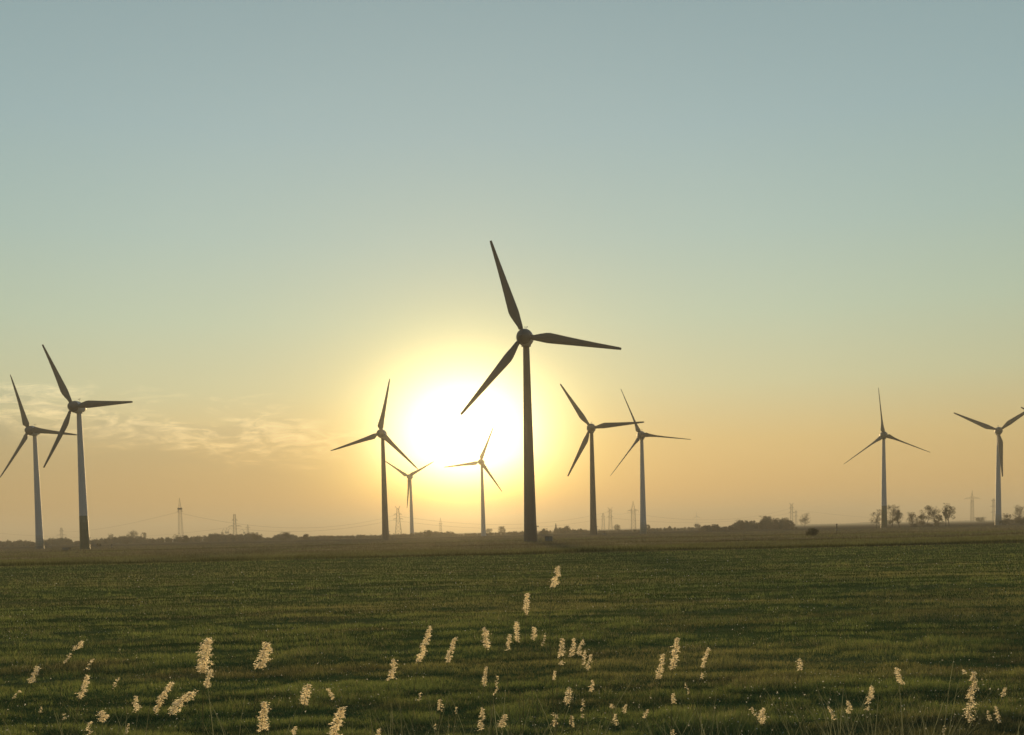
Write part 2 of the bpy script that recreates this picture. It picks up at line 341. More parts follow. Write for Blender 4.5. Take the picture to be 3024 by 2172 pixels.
def turbine(px, d, label, psi, phase, kind, Rr=33.0, hub=65.0, pitch=4, detail=True, mats=None, plain=False, bands='pale', tone='turbine', nudge=0):
    p = foot(px, d); p.z = ground_z(np.array([p.x]), np.array([p.y]))[0] - .05
    root = empty('wind_turbine', p)
    tag(root, label, 'wind turbine', 'wind turbines of the wind farm')
    topz = hub - 2.3
    def rad(z): s_ = z / topz; return 2.12 * (1 - s_) + 1.02 * s_ + .14 * max(0, 1 - z / 9) ** 2
    hts = [0, 3.2, 6.2, 9.2, 12.2, 15.2]
    if bands != 'green': hts = [q * .5 for q in hts]
    if plain: hts = [0]
    for i in range(len(hts) - 1):
        b_ = MB(); b_.lathe([(rad(hts[i]) + .012, hts[i]), (rad(hts[i + 1]) + .012, hts[i + 1] - .01)], 28, cap=False)
        o = b_.build('painted_band', MAT[bands + '%d' % i], root, True)
        o['label'] = ['darkest ring at the tower foot', 'dark ring above the tower foot', 'mid tone ring', 'lighter ring', 'palest ring'][i]
    prof = [(rad(z), z) for z in ([hts[-1]] + [hts[-1] + (topz - hts[-1]) * k / 12 for k in range(1, 13)])]
    prof2 = []
    for k, (r_, z) in enumerate(prof):
        prof2.append((r_, z))
        if k in (): prof2 += [(r_ + .035, z + .01), (r_ + .035, z + .16), (r_ - .002, z + .17)]     # flange joints
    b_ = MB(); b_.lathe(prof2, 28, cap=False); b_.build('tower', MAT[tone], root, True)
    # head: nacelle behind, spinner in front, axis along (sin psi, cos psi) turned to the viewer
    c, s_ = cos(R(psi)), sin(R(psi))
    RM = Matrix.Rotation(R(-psi), 4, 'Z')                  # local -Y = upwind, swung to the left
    def hbuild(mb, name, mat, M2=None, smooth=True):
        o = mb.build(name, mat, root, smooth); o.matrix_parent_inverse = Matrix.Identity(4)
        o.matrix_local = Matrix.Translation((0, 0, hub)) @ RM @ (M2 or Matrix.Identity(4)); return o
    ov = 4.6
    nac = MB(); nac.lathe([(2.5, -3.6), (2.68, -3.0), (2.72, -2.0), (2.62, -.6), (2.35, 1.0), (1.9, 2.6), (1.25, 3.9), (.5, 4.6), (.05, 4.75)], 28, 'Y'); hbuild(nac, 'nacelle', MAT['turbine'])
    yw = MB(); yw.lathe([(1.15, -2.7), (1.55, -2.55), (1.6, -1.6)], 24); hbuild(yw, 'yaw_collar', MAT['turbine'])
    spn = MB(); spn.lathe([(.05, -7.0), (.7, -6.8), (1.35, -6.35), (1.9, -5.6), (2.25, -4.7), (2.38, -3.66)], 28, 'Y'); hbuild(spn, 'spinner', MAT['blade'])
    if detail:
        mst = MB(); mst.tube([(0, .6, 2.3), (0, .6, 4.1)], .05); mst.tube([(-.45, .6, 3.7), (.45, .6, 3.7)], .04); mst.box((-.45, .6, 3.85), (.1, .1, .12)); mst.box((.45, .6, 3.85), (.1, .1, .12))
        hbuild(mst, 'wind_vane', MAT['galv'], smooth=False)
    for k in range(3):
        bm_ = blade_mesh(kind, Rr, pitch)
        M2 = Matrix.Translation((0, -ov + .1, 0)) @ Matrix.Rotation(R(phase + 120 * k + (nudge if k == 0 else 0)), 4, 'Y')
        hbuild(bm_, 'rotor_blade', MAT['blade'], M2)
    if detail:
        # door on the right flank with landing, steps and lamp
        dm = MB(); dm.box((2.03, -.1, 3.75), (.10, .5, 1.05)); dm.build('door', MAT['door'], root)
        ld = MB(); ld.box((2.75, -.1, 2.55), (.75, .6, .06))
        for yy in (-.65, .45):
            ld.tube([(2.1, yy, 2.6), (2.1, yy, 3.6)], .04); ld.tube([(3.45, yy, 0.0), (3.45, yy, 3.6)], .05); ld.tube([(2.1, yy, 3.6), (3.45, yy, 3.6)], .04)
        ld.build('landing', MAT['galv'], root)
        stp = MB()
        for k in range(12): stp.box((3.6 + k * .24, -.1, 2.4 - k * .2), (.13, .5, .025))
        for yy in (-.65, .45):
            stp.tube([(3.5, yy, 2.5), (6.4, yy, .08)], .07); stp.tube([(3.5, yy, 3.5), (6.4, yy, 1.05)], .035)
            for k in range(4): stp.tube([(3.5 + k * .97, yy, 2.45 - k * .8), (3.5 + k * .97, yy, 3.5 - k * .82)], .03)
        stp.build('stairs', MAT['galv'], root)
        lm = MB(); lm.box((2.35, -.1, 5.15), (.4, .22, .14)); lm.build('door_canopy', MAT['door'], root)
    return root

turbine(1567, 348, 'largest and nearest wind turbine, dark against the sun, steps at its right foot', 11.8, -18.9, 'broad', 32.0, 66.0, tone='backlit_tower', bands='dusk', nudge=1.5)
turbine(251, 482, 'green footed wind turbine, taller of the two beside the left edge', 12.5, -30.5, 'broad', 30.7, 63.9, bands='green', nudge=6)
turbine(118, 592, 'wind turbine farthest left, its right blade crossing its neighbour, white tower', 15, -22.6, 'root', 32.2, 65.3, nudge=6)
turbine(1139, 645, 'brown wind turbine left of the sun with one blade nearly upright', 13.0, 13.6, 'root', 32.8, 64.2, tone='backlit_tower', bands='dusk')
turbine(1753, 637, 'dark wind turbine right of the biggest one, blade tip overlapping the slender neighbour', 10.2, -33.3, 'broad', 31.6, 63.8, tone='backlit_tower', bands='dusk')
turbine(1900, 690, 'slender bladed wind turbine right of the centre, beside the pylon with wide arms', 14.7, -22, 'slim', 32.3, 63.5, 34)
turbine(2611, 740, 'slender bladed wind turbine in front of bare trees, one thin blade almost vertical', 18.3, -5.7, 'slim', 32.6, 63.9, 34, bands='green')
turbine(2948, 735, 'wind turbine by the right edge with one blade hanging down past its tower', 21, 56, 'broad', 31.6, 64.6)
turbine(3146, 741, 'wind turbine outside the right edge, only a dark blade tip showing', 23, 61, 'broad', detail=False)
turbine(1217, 1095, 'small wind turbine behind the upright bladed one, its blades spread like a Y', 18, 64, 'root', 32.0, 62.0, detail=False, plain=True)
turbine(1428, 950, 'pale wind turbine swallowed by the glare of the sun', 15, 24, 'root', 33.6, 65.8, detail=False, plain=True)
turbine(2058, 5600, 'tiny far wind turbine on the horizon above the hazy trees', 8, 0, 'root', 30, 60, detail=False, plain=True)

# ------------------------------------------------------------------ cabinets, posts, sheds
def cabinet(px, d, w_, h_, dep, label):
    p = foot(px, d); p.z = -.05; root = empty('transformer_cabinet', p, R(-6)); tag(root, label, 'cabinet')
    b_ = MB(); b_.box((0, 0, h_ / 2), (w_ / 2, dep / 2, h_ / 2)); b_.build('housing', MAT['cabinet'], root)
    b_ = MB(); b_.box((0, 0, h_ + .07), (w_ / 2 + .12, dep / 2 + .12, .07)); b_.build('roof', MAT['roof'], root)
    for sx in (-.25, .25):
        b_ = MB(); b_.box((w_ * sx, -dep / 2 - .02, h_ * .5), (w_ * .22, .02, h_ * .42)); o = b_.build('door', MAT['door'], root)
        h2 = MB(); h2.box((-.3 * sx * 2, -.06 - dep / 2, h_ * .5), (.03, .03, .12)); h2.build('handle', MAT['galv'], o).location = (w_ * sx, 0, 0)
cabinet(1621, 344, 2.4, 1.75, 1.6, 'square brown transformer cabinet beside the steps of the biggest turbine')
cabinet(1785, 640, 2.5, 1.5, 1.6, 'small low transformer cabinet on the grass right of the second turbine from the centre')
cabinet(197, 478, 3.2, 1.0, 1.8, 'flat dark cabinet in the grass between the two leftmost turbines')
def post(px, d, h_, label):
    p = foot(px, d); root = empty('marker_post', p); tag(root, label, 'post')
    b_ = MB(); b_.tube([(0, 0, -.3), (0.05, 0, h_)], .14, 6); b_.build('pole', MAT['bark'], root)
    for q_ in (((0, 0, h_ * .92), (.32, .08, .12)), ((0, -.05, h_ * .45), (.26, .08, .3))):
        b_ = MB(); b_.box(*q_); b_.build('plate', MAT['door'], root)
post(2471, 364, 3.6, 'dark marker post in the brown grass right of the round bush')
post(330, 470, 2.2, 'short post in the rough grass right of the green footed tower')
def shed(px, d, w_, h_, label):
    p = foot(px, d); root = empty('farm_shed', p, R(4)); tag(root, label, 'shed')
    b_ = MB(); b_.box((0, 0, h_ / 2), (w_ / 2, 4, h_ / 2)); b_.build('wall', MAT['white'], root)
    b_ = MB(); a = w_ / 2 + .4
    b_.add([(-a, -4.4, h_), (a, -4.4, h_), (a, 4.4, h_), (-a, 4.4, h_), (-a, 0, h_ + 1.1), (a, 0, h_ + 1.1)], [(0, 1, 5, 4), (2, 3, 4, 5), (1, 2, 5), (3, 0, 4), (0, 3, 2, 1)])
    b_.build('roof', MAT['redroof'], root)
    for k in range(int(w_ // 5)):
        b_ = MB(); b_.box((-w_ / 2 + 2.5 + k * 5, -4.03, h_ * .5), (.9, .04, h_ * .3)); b_.build('window', MAT['door'], root)
shed(232, 1150, 12, 2.0, 'low white shed just left of the green footed tower')
shed(276, 1180, 8, 1.8, 'small white shed just right of the green footed tower')
shed(516, 1480, 6, 2.6, 'white hut against the wood beside the tall lattice mast')

# ------------------------------------------------------------------ pylons
def bar(mb, a, b, r_): mb.tube([a, b], r_ * .75, 3, False)
def pylon(px, d, H, label, wb, wt, arms, top='plain', spire=0, r_=.16, name='electricity_pylon', rz=0, platform=None):
    p = foot(px, d); p.z = -.3; root = empty(name, p, R(rz)); tag(root, label, 'pylon' if name == 'electricity_pylon' else 'mast')
    mb = MB(); body = H - spire; n = max(5, int(body / 4.5))
    zs = [body * (1 - (1 - k / n) ** 1.15) for k in range(n + 1)]
    def wd(z): return wb + (wt - wb) * (z / body) ** .8
    corners = lambda z: [Vector((sx * wd(z) / 2, sy * wd(z) / 2, z)) for sx, sy in ((-1, -1), (1, -1), (1, 1), (-1, 1))]
    for k in range(n):
        A = corners(zs[k]); B = corners(zs[k + 1])
        for i in range(4):
            j = (i + 1) % 4
            bar(mb, A[i], B[i], r_); bar(mb, A[i], B[j], r_ * .6); bar(mb, A[j], B[i], r_ * .6); bar(mb, B[i], B[j], r_ * .6)
    mb.build('lattice_body', MAT['steel'], root)
    if spire:
        mb = MB(); A = corners(body); tp = Vector((0, 0, H))
        for i in range(4): bar(mb, A[i], tp, r_ * .8)
        for f in (.33, .66):
            q = [a.lerp(tp, f) for a in A]
            for i in range(4): bar(mb, q[i], q[(i + 1) % 4], r_ * .5); bar(mb, A[i], q[(i + 1) % 4], r_ * .4)
        mb.build('peak', MAT['steel'], root)
    if top == 'horns':
        for s_ in (-1, 1):
            mb = MB()
            for q in (-1, 1):
                bar(mb, (s_ * wt / 2 * .2, q * wt / 2, body), (s_ * wt * 1.3, 0, body + 4.2), r_ * .9); bar(mb, (s_ * wt / 2, q * wt / 2, body - 1), (s_ * wt * 1.3, 0, body + 4.2), r_ * .6)
            mb.build('horn', MAT['steel'], root)
    if platform:
        mb = MB(); mb.box((0, 0, platform), (wt * .75, wt * .75, 1.0)); mb.build('platform', MAT['steel'], root)
    tips = []
    for z, half, rise, ins in arms:
        mb = MB(); hw = wd(min(z, body)) / 2
        for s_ in (-1, 1):
            tipv = Vector((s_ * half, 0, z + .2))
            for q in (-1, 1):
                a0 = Vector((s_ * hw, q * hw * .8, z)); a1 = Vector((s_ * hw * .6, q * hw * .5, z + rise))
                bar(mb, a0, tipv, r_ * .8); bar(mb, a1, tipv, r_ * .8)
                for f in (.25, .5, .75): bar(mb, a0.lerp(tipv, f), a1.lerp(tipv, f - .12), r_ * .5)
        mb.build('cross_arm', MAT['steel'], root)
        for s_ in (-1, 1):
            for f in ([1.0, .55] if ins > 2 else [1.0]):
                mb = MB(); mb.tube([(s_ * half * f, 0, z), (s_ * half * f, 0, z - ins)], .13, 5); mb.build('insulator', MAT['insul'], root)
                tips.append(p + Matrix.Rotation(R(rz), 3, 'Z') @ Vector((s_ * half * f, 0, z - ins)))
    return tips
M = lambda px_, d: px_ * d / F
P = {}
d = 1150; P['A'] = pylon(535, d, M(132, d), 'tall thin lattice mast with a dark platform, left of the sun', 5.2, 2.6, [(M(92, d), 3.2, 1.5, .8)], spire=M(30, d), r_=.12, name='lattice_mast', platform=M(100, d))
d = 1500; P['B'] = pylon(695, d, M(78, d), 'lattice pylon with stubby arms rising behind the left wood', 5.5, 2.4, [(M(42, d), 9, 2, 1.5), (M(60, d), 4, 1.5, 1)], r_=.2)
d = 2500; P['B2'] = pylon(733, d, M(44, d), 'fainter short lattice pylon behind the wood by the cranes', 7, 2.5, [(M(34, d), 6, 2, 2)], spire=M(7, d), r_=.26)
d = 2300; P['C'] = pylon(183, d, M(47, d), 'very faint far pylon between the leftmost turbines', 6, 3, [(M(38, d), 5, 2, 2), (M(25, d), 11, 2, 2)], r_=.28)
d = 1450; P['D'] = pylon(1177, d, M(82, d), 'pylon topped with two horns between the two turbines left of the sun', 9.5, 2.6, [(M(66, d), 5.4, 2, 1.2), (M(52, d), 6.6, 2, 1.2)], 'horns', r_=.2)
d = 2000; P['E'] = pylon(1302, d, M(52, d), 'slim pointed pylon under the left side of the sun glow', 5.0, 2.6, [(M(33, d), 3.8, 1.5, 1)], spire=M(16, d), r_=.24)
d = 2400; P['F'] = pylon(1782, d, M(52, d), 'farther of the two narrow pylons right of the second dark turbine', 8, 3.2, [(M(42, d), 4.5, 2, 1), (M(32, d), 4.5, 2, 1)], r_=.28)
d = 1900; P['G'] = pylon(1803, d, M(64, d), 'nearer of the two narrow pylons, stepped top, right of the second dark turbine', 7, 3.4, [(M(58, d), 4.6, 2, 1), (M(42, d), 5, 2, 1)], 'horns', r_=.24)
d = 1650; P['H'] = pylon(1871, d, M(88, d), 'pylon with one wide arm and hanging insulators beside a slender turbine', 7.5, 5.5, [(M(60, d), 8.2, 2.4, 3.2)], spire=M(26, d), r_=.22)
d = 2300; P['I'] = pylon(2338, d, M(64, d), 'pale pylon with two tiers of arms right of the long hazy wood', 6.5, 3.6, [(M(54, d), 5.4, 3.5, 1), (M(40, d), 6.4, 3.5, 1)], 'horns', r_=.26)
d = 3000; P['J'] = pylon(2351, d, M(45, d), 'fainter small pylon just right of the two tier pylon', 6, 3.4, [(M(40, d), 6, 3, 1), (M(28, d), 7, 3, 1)], r_=.3)
d = 2100; P['K'] = pylon(2871, d, M(94, d), 'pale cross shaped pylon left of the turbine at the right edge', 5.5, 4.2, [(M(70, d), 15.5, 3.6, 2)], spire=M(28, d), r_=.27)
d = 2200; P['L'] = pylon(2934, d, M(68, d), 'faint narrow pylon half hidden by the right edge turbine', 4.5, 2.6, [(M(62, d), 5, 2, 1), (M(45, d), 7, 2, 1), (M(28, d), 6, 2, 1)], r_=.27)
def cable(a, b, sag, label, n=26, r_=.15):
    a = Vector(a); b = Vector(b); pts = []
    for k in range(n + 1):
        f = k / n; q = a.lerp(b, f); q.z -= sag * 4 * f * (1 - f); pts.append(q)
    mb = MB(); base = Vector((a.x, a.y, 0)); mb.tube([q - base for q in pts], r_ * .52, 4)
    o = mb.build('power_cable', MAT['cable'], None, True, base)
    tag(o, label, 'power cable', 'power cables between the pylons')
def hi(k): return max(P[k], key=lambda v: v.z)
def lo(k): return min(P[k], key=lambda v: v.z)
cable(hi('C'), hi('A'), 6, 'cable climbing from the faint far pylon to the tall lattice mast')
cable(lo('C'), lo('B'), 8, 'low cable from the far left pylon past the mast to the stubby armed pylon')
cable(hi('A'), hi('D'), 17, 'long sagging cable from the tall lattice mast to the horned pylon')
cable(lo('B'), lo('D'), 10, 'low cable from the stubby armed pylon to the horned pylon', r_=.17)
cable(hi('D'), hi('G'), 17, 'upper cable from the horned pylon under the sun to the stepped pylon', r_=.2)
cable(lo('D'), lo('G'), 15, 'lower cable from the horned pylon under the sun to the stepped pylon', r_=.2)
cable(hi('G'), hi('H'), 3, 'short cable between the stepped pylon and the wide armed pylon', r_=.17)
cable(lo('G'), lo('I'), 14, 'low cable running right from the stepped pylon above the long wood', r_=.2)
cable(hi('H'), hi('I'), 17, 'upper cable running right from the wide armed pylon above the long wood', r_=.2)
cable(hi('I'), pt(2900, 1530, 2600), 12, 'cable running right from the two tier pylon behind the bare trees', r_=.2)
cable(pt(-160, 1552, 2600), lo('C'), 6, 'cable entering from the left edge to the faint far pylon', r_=.22)

# harbour cranes far behind the left wood
def crane(px, d, hpx, dirx, label):
    p = foot(px, d); root = empty('harbour_crane', p); tag(root, label, 'crane')
    h_ = M(hpx, d); k = d / F
    mb = MB()
    for s_ in (-1, 1):
        for q in (-1, 1): bar(mb, (s_ * 3.2, q * 3, 0), (s_ * 1.6, q * 1.5, h_ * .6), .4)
        bar(mb, (s_ * 3.2, -3, 0), (-s_ * 1.6, -1.5, h_ * .6), .25)
    mb.build('portal', MAT['steel'], root)
    mb = MB(); mb.box((0, 0, h_ * .62), (2.4, 2, 1.6)); mb.build('cab', MAT['steel'], root)
    mb = MB()
    for q in (-.8, .8): bar(mb, (0, q, h_ * .62), (dirx * 3.5, q * .4, h_), .32); bar(mb, (dirx * 3.5, q * .4, h_), (dirx * 9, 0, h_ * .72), .28); bar(mb, (dirx * -2, q, h_ * .66), (dirx * 3.5, 0, h_), .2)
    mb.build('jib', MAT['steel'], root)
crane(657, 2700, 32, 1, 'leftmost faint crane above the wood, jib bent to the right')
crane(668, 2700, 34, .7, 'middle faint crane above the wood left of the stubby armed pylon')
crane(674, 2750, 34, 1.5, 'faint crane with a long drooping jib next to the stubby armed pylon')
crane(722, 2700, 30, -1.4, 'faint crane leaning left between the two pylons behind the wood')

# ------------------------------------------------------------------ woods, trees, bushes
def leaf_tris(C, size, seed, flat=1.0):
    g = np.random.default_rng(seed); n = len(C)
    a = g.normal(size=(n, 3)); a /= np.linalg.norm(a, axis=1)[:, None]
    b_ = np.cross(a, g.normal(size=(n, 3))); b_ /= np.linalg.norm(b_, axis=1)[:, None]
    s_ = (size * g.uniform(.6, 1.4, n))[:, None]
    V = np.stack([C - a * s_ * .5 - b_ * s_ * .28, C + a * s_ * .55, C - a * s_ * .4 + b_ * s_ * .4], 1)
    return V.reshape(-1, 3)
def wood(prof, d, depth, label, seed, tint=(.105, .108, .070), leaf=.75, dens=1.0, bare=.3):  # default tint is lightened, painting some haze into the foliage
    """prof: (photo x, photo y of the tree tops) along the wood"""
    g = np.random.default_rng(seed); CC = []; TT = []
    pxs = [q[0] for q in prof]; pys = [q[1] for q in prof]
    span = (pxs[-1] - pxs[0]) * d / F; nc = int(span / 1.7 * (depth / 14) ** .5 * dens) + 6
    for i in range(nc):
        px = g.uniform(pxs[0], pxs[-1]); dd = d + g.uniform(0, depth)
        py = np.interp(px, pxs, pys); h_ = CAMH + (hor(px) - py) * d / F
        h_ *= g.uniform(.62, 1.22); h_ = max(h_, 2.0)
        f = foot(px, dd); r_ = h_ * g.uniform(.22, .42)
        n = int(300 * (h_ / 9) ** 1.5 * dens) + 50
        u = g.normal(size=(n, 3)); u /= np.linalg.norm(u, axis=1)[:, None]; rr = g.uniform(.35, 1, n) ** .5
        lob = 1 + .28 * np.sin(u[:, 0] * 5 + i) * np.cos(u[:, 2] * 6 + 2 * i)
        c = np.array([f.x, f.y, h_ * .54]) + u * (rr * lob)[:, None] * np.array([r_, r_, h_ * .46])
        c[:, 2] = np.maximum(c[:, 2], .1)
        CC.append(c); v = g.uniform(.7, 1.35); warm = g.uniform(-.1, .25)
        TT.append(np.tile(np.array(tint) * v * np.array([1 + warm, 1, 1 - warm * .3]), (n, 1)) * g.uniform(.75, 1.25, (n, 1)))
    C = np.concatenate(CC); T = np.concatenate(TT)
    o = np_mesh('distant_wood', leaf_tris(C, np.full(len(C), leaf), seed), 3, MAT['wood'], T)
    tag(o, label, 'wood', kind='stuff'); return o
wood([(-260, 1600), (0, 1599), (60, 1597), (110, 1603), (140, 1592), (200, 1591), (215, 1600), (262, 1598), (300, 1592), (350, 1587), (400, 1585), (450, 1591), (500, 1588), (520, 1582), (560, 1588), (640, 1578), (700, 1581), (745, 1576), (785, 1590), (800, 1586), (840, 1577), (870, 1580), (880, 1587), (930, 1583), (1000, 1583)], 1000, 80, 'long hazy wood along the left horizon', 21, dens=1.4, leaf=.7)
wood([(880, 1586), (1000, 1584), (1060, 1581), (1190, 1578), (1230, 1573), (1270, 1570), (1300, 1573), (1330, 1571), (1350, 1577), (1400, 1576), (1440, 1574), (1500, 1573), (1520, 1570), (1545, 1570)], 980, 60, 'pale distant wood below the sun', 22, leaf=.6, dens=1.4)
wood([(1592, 1574), (1602, 1566), (1630, 1567), (1650, 1561), (1660, 1560), (1675, 1557), (1683, 1564), (1725, 1563), (1742, 1570)], 1020, 50, 'hazy wood between the two large dark towers', 23, dens=1.3, leaf=.8)
wood([(1742, 1572), (1800, 1570), (1880, 1570), (1915, 1562), (1940, 1562), (1960, 1559), (1988, 1555), (2003, 1559), (2030, 1557), (2070, 1561)], 1080, 60, 'pale low wood right of the slender bladed turbine', 24, leaf=.9)
wood([(2062, 1564), (2080, 1554), (2110, 1554), (2145, 1556), (2160, 1550), (2185, 1542), (2215, 1542), (2240, 1547), (2258, 1534), (2272, 1528), (2285, 1533), (2300, 1540), (2312, 1533), (2325, 1538), (2342, 1540)], 830, 35, 'dense grey green wood ending in a steep edge before the two tier pylon', 25, dens=2.0, leaf=.62)
wood([(2330, 1551), (2400, 1549), (2440, 1548), (2500, 1547), (2560, 1543), (2600, 1543), (2700, 1543), (2800, 1540), (2850, 1538), (2950, 1538), (3050, 1534), (3300, 1530)], 4200, 200, 'faint blue wood line along the right horizon', 26, leaf=1.9, dens=.8)
wood([(1500, 1573), (1700, 1571), (1900, 1564), (2100, 1559), (2340, 1553)], 4000, 200, 'faint far wood line behind the centre towers', 27, leaf=1.9, dens=.6)
wood([(2958, 1536), (2985, 1532), (3010, 1530), (3040, 1527), (3300, 1526)], 900, 30, 'dark thicket at the right edge beyond the last tower', 28, dens=1.6, leaf=.6, tint=(.045, .045, .025))
wood([(-200, 1607), (0, 1608), (30, 1606), (70, 1611), (95, 1608), (110, 1611)], 1000, 30, 'low dark scrub at the foot of the leftmost tower', 29, leaf=.5, tint=(.035, .035, .02))
wood([(770, 1594), (900, 1592), (930, 1587), (945, 1589), (960, 1590), (975, 1592)], 1200, 40, 'faint scrub left of the upright bladed turbine', 30, leaf=.5)

def bare_tree(px, d, py_top, wpx, label, seed, leaves=0.0, lean=0, trunk=.28, low=.25, group=None, name='bare_tree', tw=1.0):
    H = CAMH + (hor(px) - py_top) * d / F; Wd = wpx * d / F
    root = empty(name, foot(px, d)); tag(root, label, 'tree', group)
    r = random.Random(seed); tk = MB(); tb = MB(); ends = []
    def limb(p0, dirv, ln, rad, lvl):
        pts = [p0]; q = Vector(p0); dv = Vector(dirv).normalized(); n = 4
        for k in range(n):
            dv = (dv + Vector((r.uniform(-.22, .22), r.uniform(-.22, .22), r.uniform(-.08, .16)))).normalized(); q = q + dv * ln / n; pts.append(q.copy())
        (tk if lvl == 0 else tb).tube(pts, [rad * (1 - .75 * k / n) for k in range(n + 1)], 5 if lvl == 0 else 3, False)
        return pts
    tp = limb(Vector((0, 0, -.2)), Vector((lean, 0, 1)), H * .78, trunk * H / 14, 0)
    br = []
    for k in range(13):
        f = low + (1 - low) * (k + r.random()) / 13.5; i = min(3, int(f * 4)); p0 = tp[i].lerp(tp[i + 1], f * 4 - i) if i < 4 else tp[-1]
        a = r.uniform(0, 2 * pi); up = .45 + .9 * f
        ln = (Wd * .5) * (1.05 - .45 * abs(f - .5)) * r.uniform(.75, 1.1)
        pts = limb(p0, Vector((cos(a), sin(a), up)), ln * 1.1, .10 * H / 14, 1); br.append(pts)
    for pts in list(br):
        for k in range(5):
            p0 = pts[r.randint(1, 4)]; a = r.uniform(0, 2 * pi)
            q = limb(p0, Vector((cos(a), sin(a), r.uniform(0, 1.1))), Wd * r.uniform(.12, .22), .045 * H / 14, 2); ends += q[1:]
        ends += pts[2:]
    tk.build('trunk', MAT['bark'], root); tb.build('branch', MAT['bark'], root)
    g = np.random.default_rng(seed); E = np.array([tuple(e) for e in ends]); n = int(2600 * tw)
    C = E[g.integers(0, len(E), n)]; dirn = g.normal(size=(n, 3)); dirn[:, 2] = np.abs(dirn[:, 2]) * .8 + .15; dirn /= np.linalg.norm(dirn, axis=1)[:, None]
    C = C + g.normal(size=(n, 3)) * Wd * .035
    nl = 17; lz = g.uniform(low * .5 + .1, .90, nl); lx = .40 * np.sin(np.pi * np.clip(lz * .85 + .12, 0, 1)) ** .6; lc = np.stack([g.uniform(-1, 1, nl) * lx * Wd, g.uniform(-1, 1, nl) * lx * Wd, H * lz], 1); lr = Wd * g.uniform(.10, .21, nl)
    ex = n * 6 // 10; li = g.integers(0, nl, ex); u = g.normal(size=(ex, 3)); u /= np.linalg.norm(u, axis=1)[:, None]
    C[:ex] = lc[li] + u * (lr[li] * g.uniform(.2, 1, ex) ** .5)[:, None]; C[:, 2] = np.clip(C[:, 2], H * low * .7, H)
    ln = (Wd * g.uniform(.04, .11, n))[:, None]; side = np.cross(dirn, g.normal(size=(n, 3))); side /= np.linalg.norm(side, axis=1)[:, None]; wv = side * (.035 * d / 700)
    V = np.stack([C - wv, C + wv, C + dirn * ln], 1).reshape(-1, 3)
    np_mesh('twigs', V, 3, MAT['twig'], None, root)
    if leaves:
        n = int(1700 * leaves); li = g.integers(0, nl, n); u = g.normal(size=(n, 3)); u /= np.linalg.norm(u, axis=1)[:, None]; C = lc[li] + u * (lr[li] * g.uniform(.3, 1, n) ** .5)[:, None]; C[:, 2] = np.minimum(C[:, 2], H)
        np_mesh('foliage', leaf_tris(C, np.full(n, .34 * d / 700), seed), 3, MAT['spring'], None, root)
    return root
BT = 'bare trees along the right horizon'
bare_tree(2589, 720, 1506, 38, 'thin pale bare tree just left of the dark footed slender turbine', 41, .15, group=BT)
bare_tree(2634, 715, 1490, 46, 'tallest bare tree directly right of the dark footed turbine', 42, .8, group=BT)
bare_tree(2657, 712, 1502, 36, 'leafy slim tree, second right of the dark footed turbine', 43, .9, group=BT)
bare_tree(2696, 705, 1513, 36, 'low rounded tree at the left end of the middle tree clump', 44, .5, group=BT, low=.1)
bare_tree(2724, 705, 1514, 40, 'wide low tree between the rounded tree and the tall pale pair', 45, .4, group=BT, low=.05)
bare_tree(2736, 780, 1489, 34, 'tall pale tree rising behind the middle clump, left of the pair', 46, .45, group=BT, low=.4)
bare_tree(2762, 780, 1494, 36, 'tall pale tree rising behind the middle clump, right of the pair', 47, .35, group=BT, low=.4)
bare_tree(2770, 695, 1519, 30, 'short darker tree in front of the tall pale pair', 48, .9, group=BT, low=.1)
bare_tree(2804, 700, 1487, 40, 'dark forked tree at the right end of the middle clump', 49, .9, group=BT, low=.3)
bare_tree(2793, 760, 1492, 24, 'slim tree leaning on the left of the dark forked tree', 50, .5, group=BT, low=.4)
bare_tree(2895, 1500, 1530, 32, 'small round far tree between the cross shaped pylon and the last tower', 51, .4, low=.1)
bare_tree(3003, 860, 1493, 44, 'round crowned bare tree beyond the turbine at the right edge', 52, .35, low=.25)
bare_tree(2972, 880, 1518, 30, 'low bare tree close right of the last tower', 53, .3, low=.1)
bare_tree(2375, 1100, 1517, 34, 'pale bare tree with raised branches right of the two tier pylon', 54, .0, low=.3)
bare_tree(1825, 1050, 1550, 24, 'small round bare tree between narrow pylons and wide armed pylon', 55, .0, low=.2)
bare_tree(1912, 1300, 1550, 20, 'tree close behind the right side of the slender turbine foot', 56, .9, low=.1)
bare_tree(1483, 1300, 1556, 28, 'hazy round tree left of the biggest tower foot', 57, .5, low=.2)
bare_tree(1445, 1900, 1563, 22, 'very pale round tree right of the glare swallowed turbine', 58, .5, low=.15)
bare_tree(393, 1650, 1566, 32, 'round pale tree standing above the left wood', 59, .9, low=.15)
bare_tree(425, 1900, 1571, 18, 'small pale tree right of the round tree above the left wood', 60, .7, low=.15)
bare_tree(330, 1900, 1576, 20, 'low pale tree left of the round tree above the left wood', 61, .7, low=.1)
bare_tree(1672, 1700, 1554, 22, 'domed tree above the wood between the large dark towers', 62, .9, low=.1)
bare_tree(2060, 1500, 1548, 22, 'pale bushy tree below the tiny far turbine', 63, .5, low=.1)
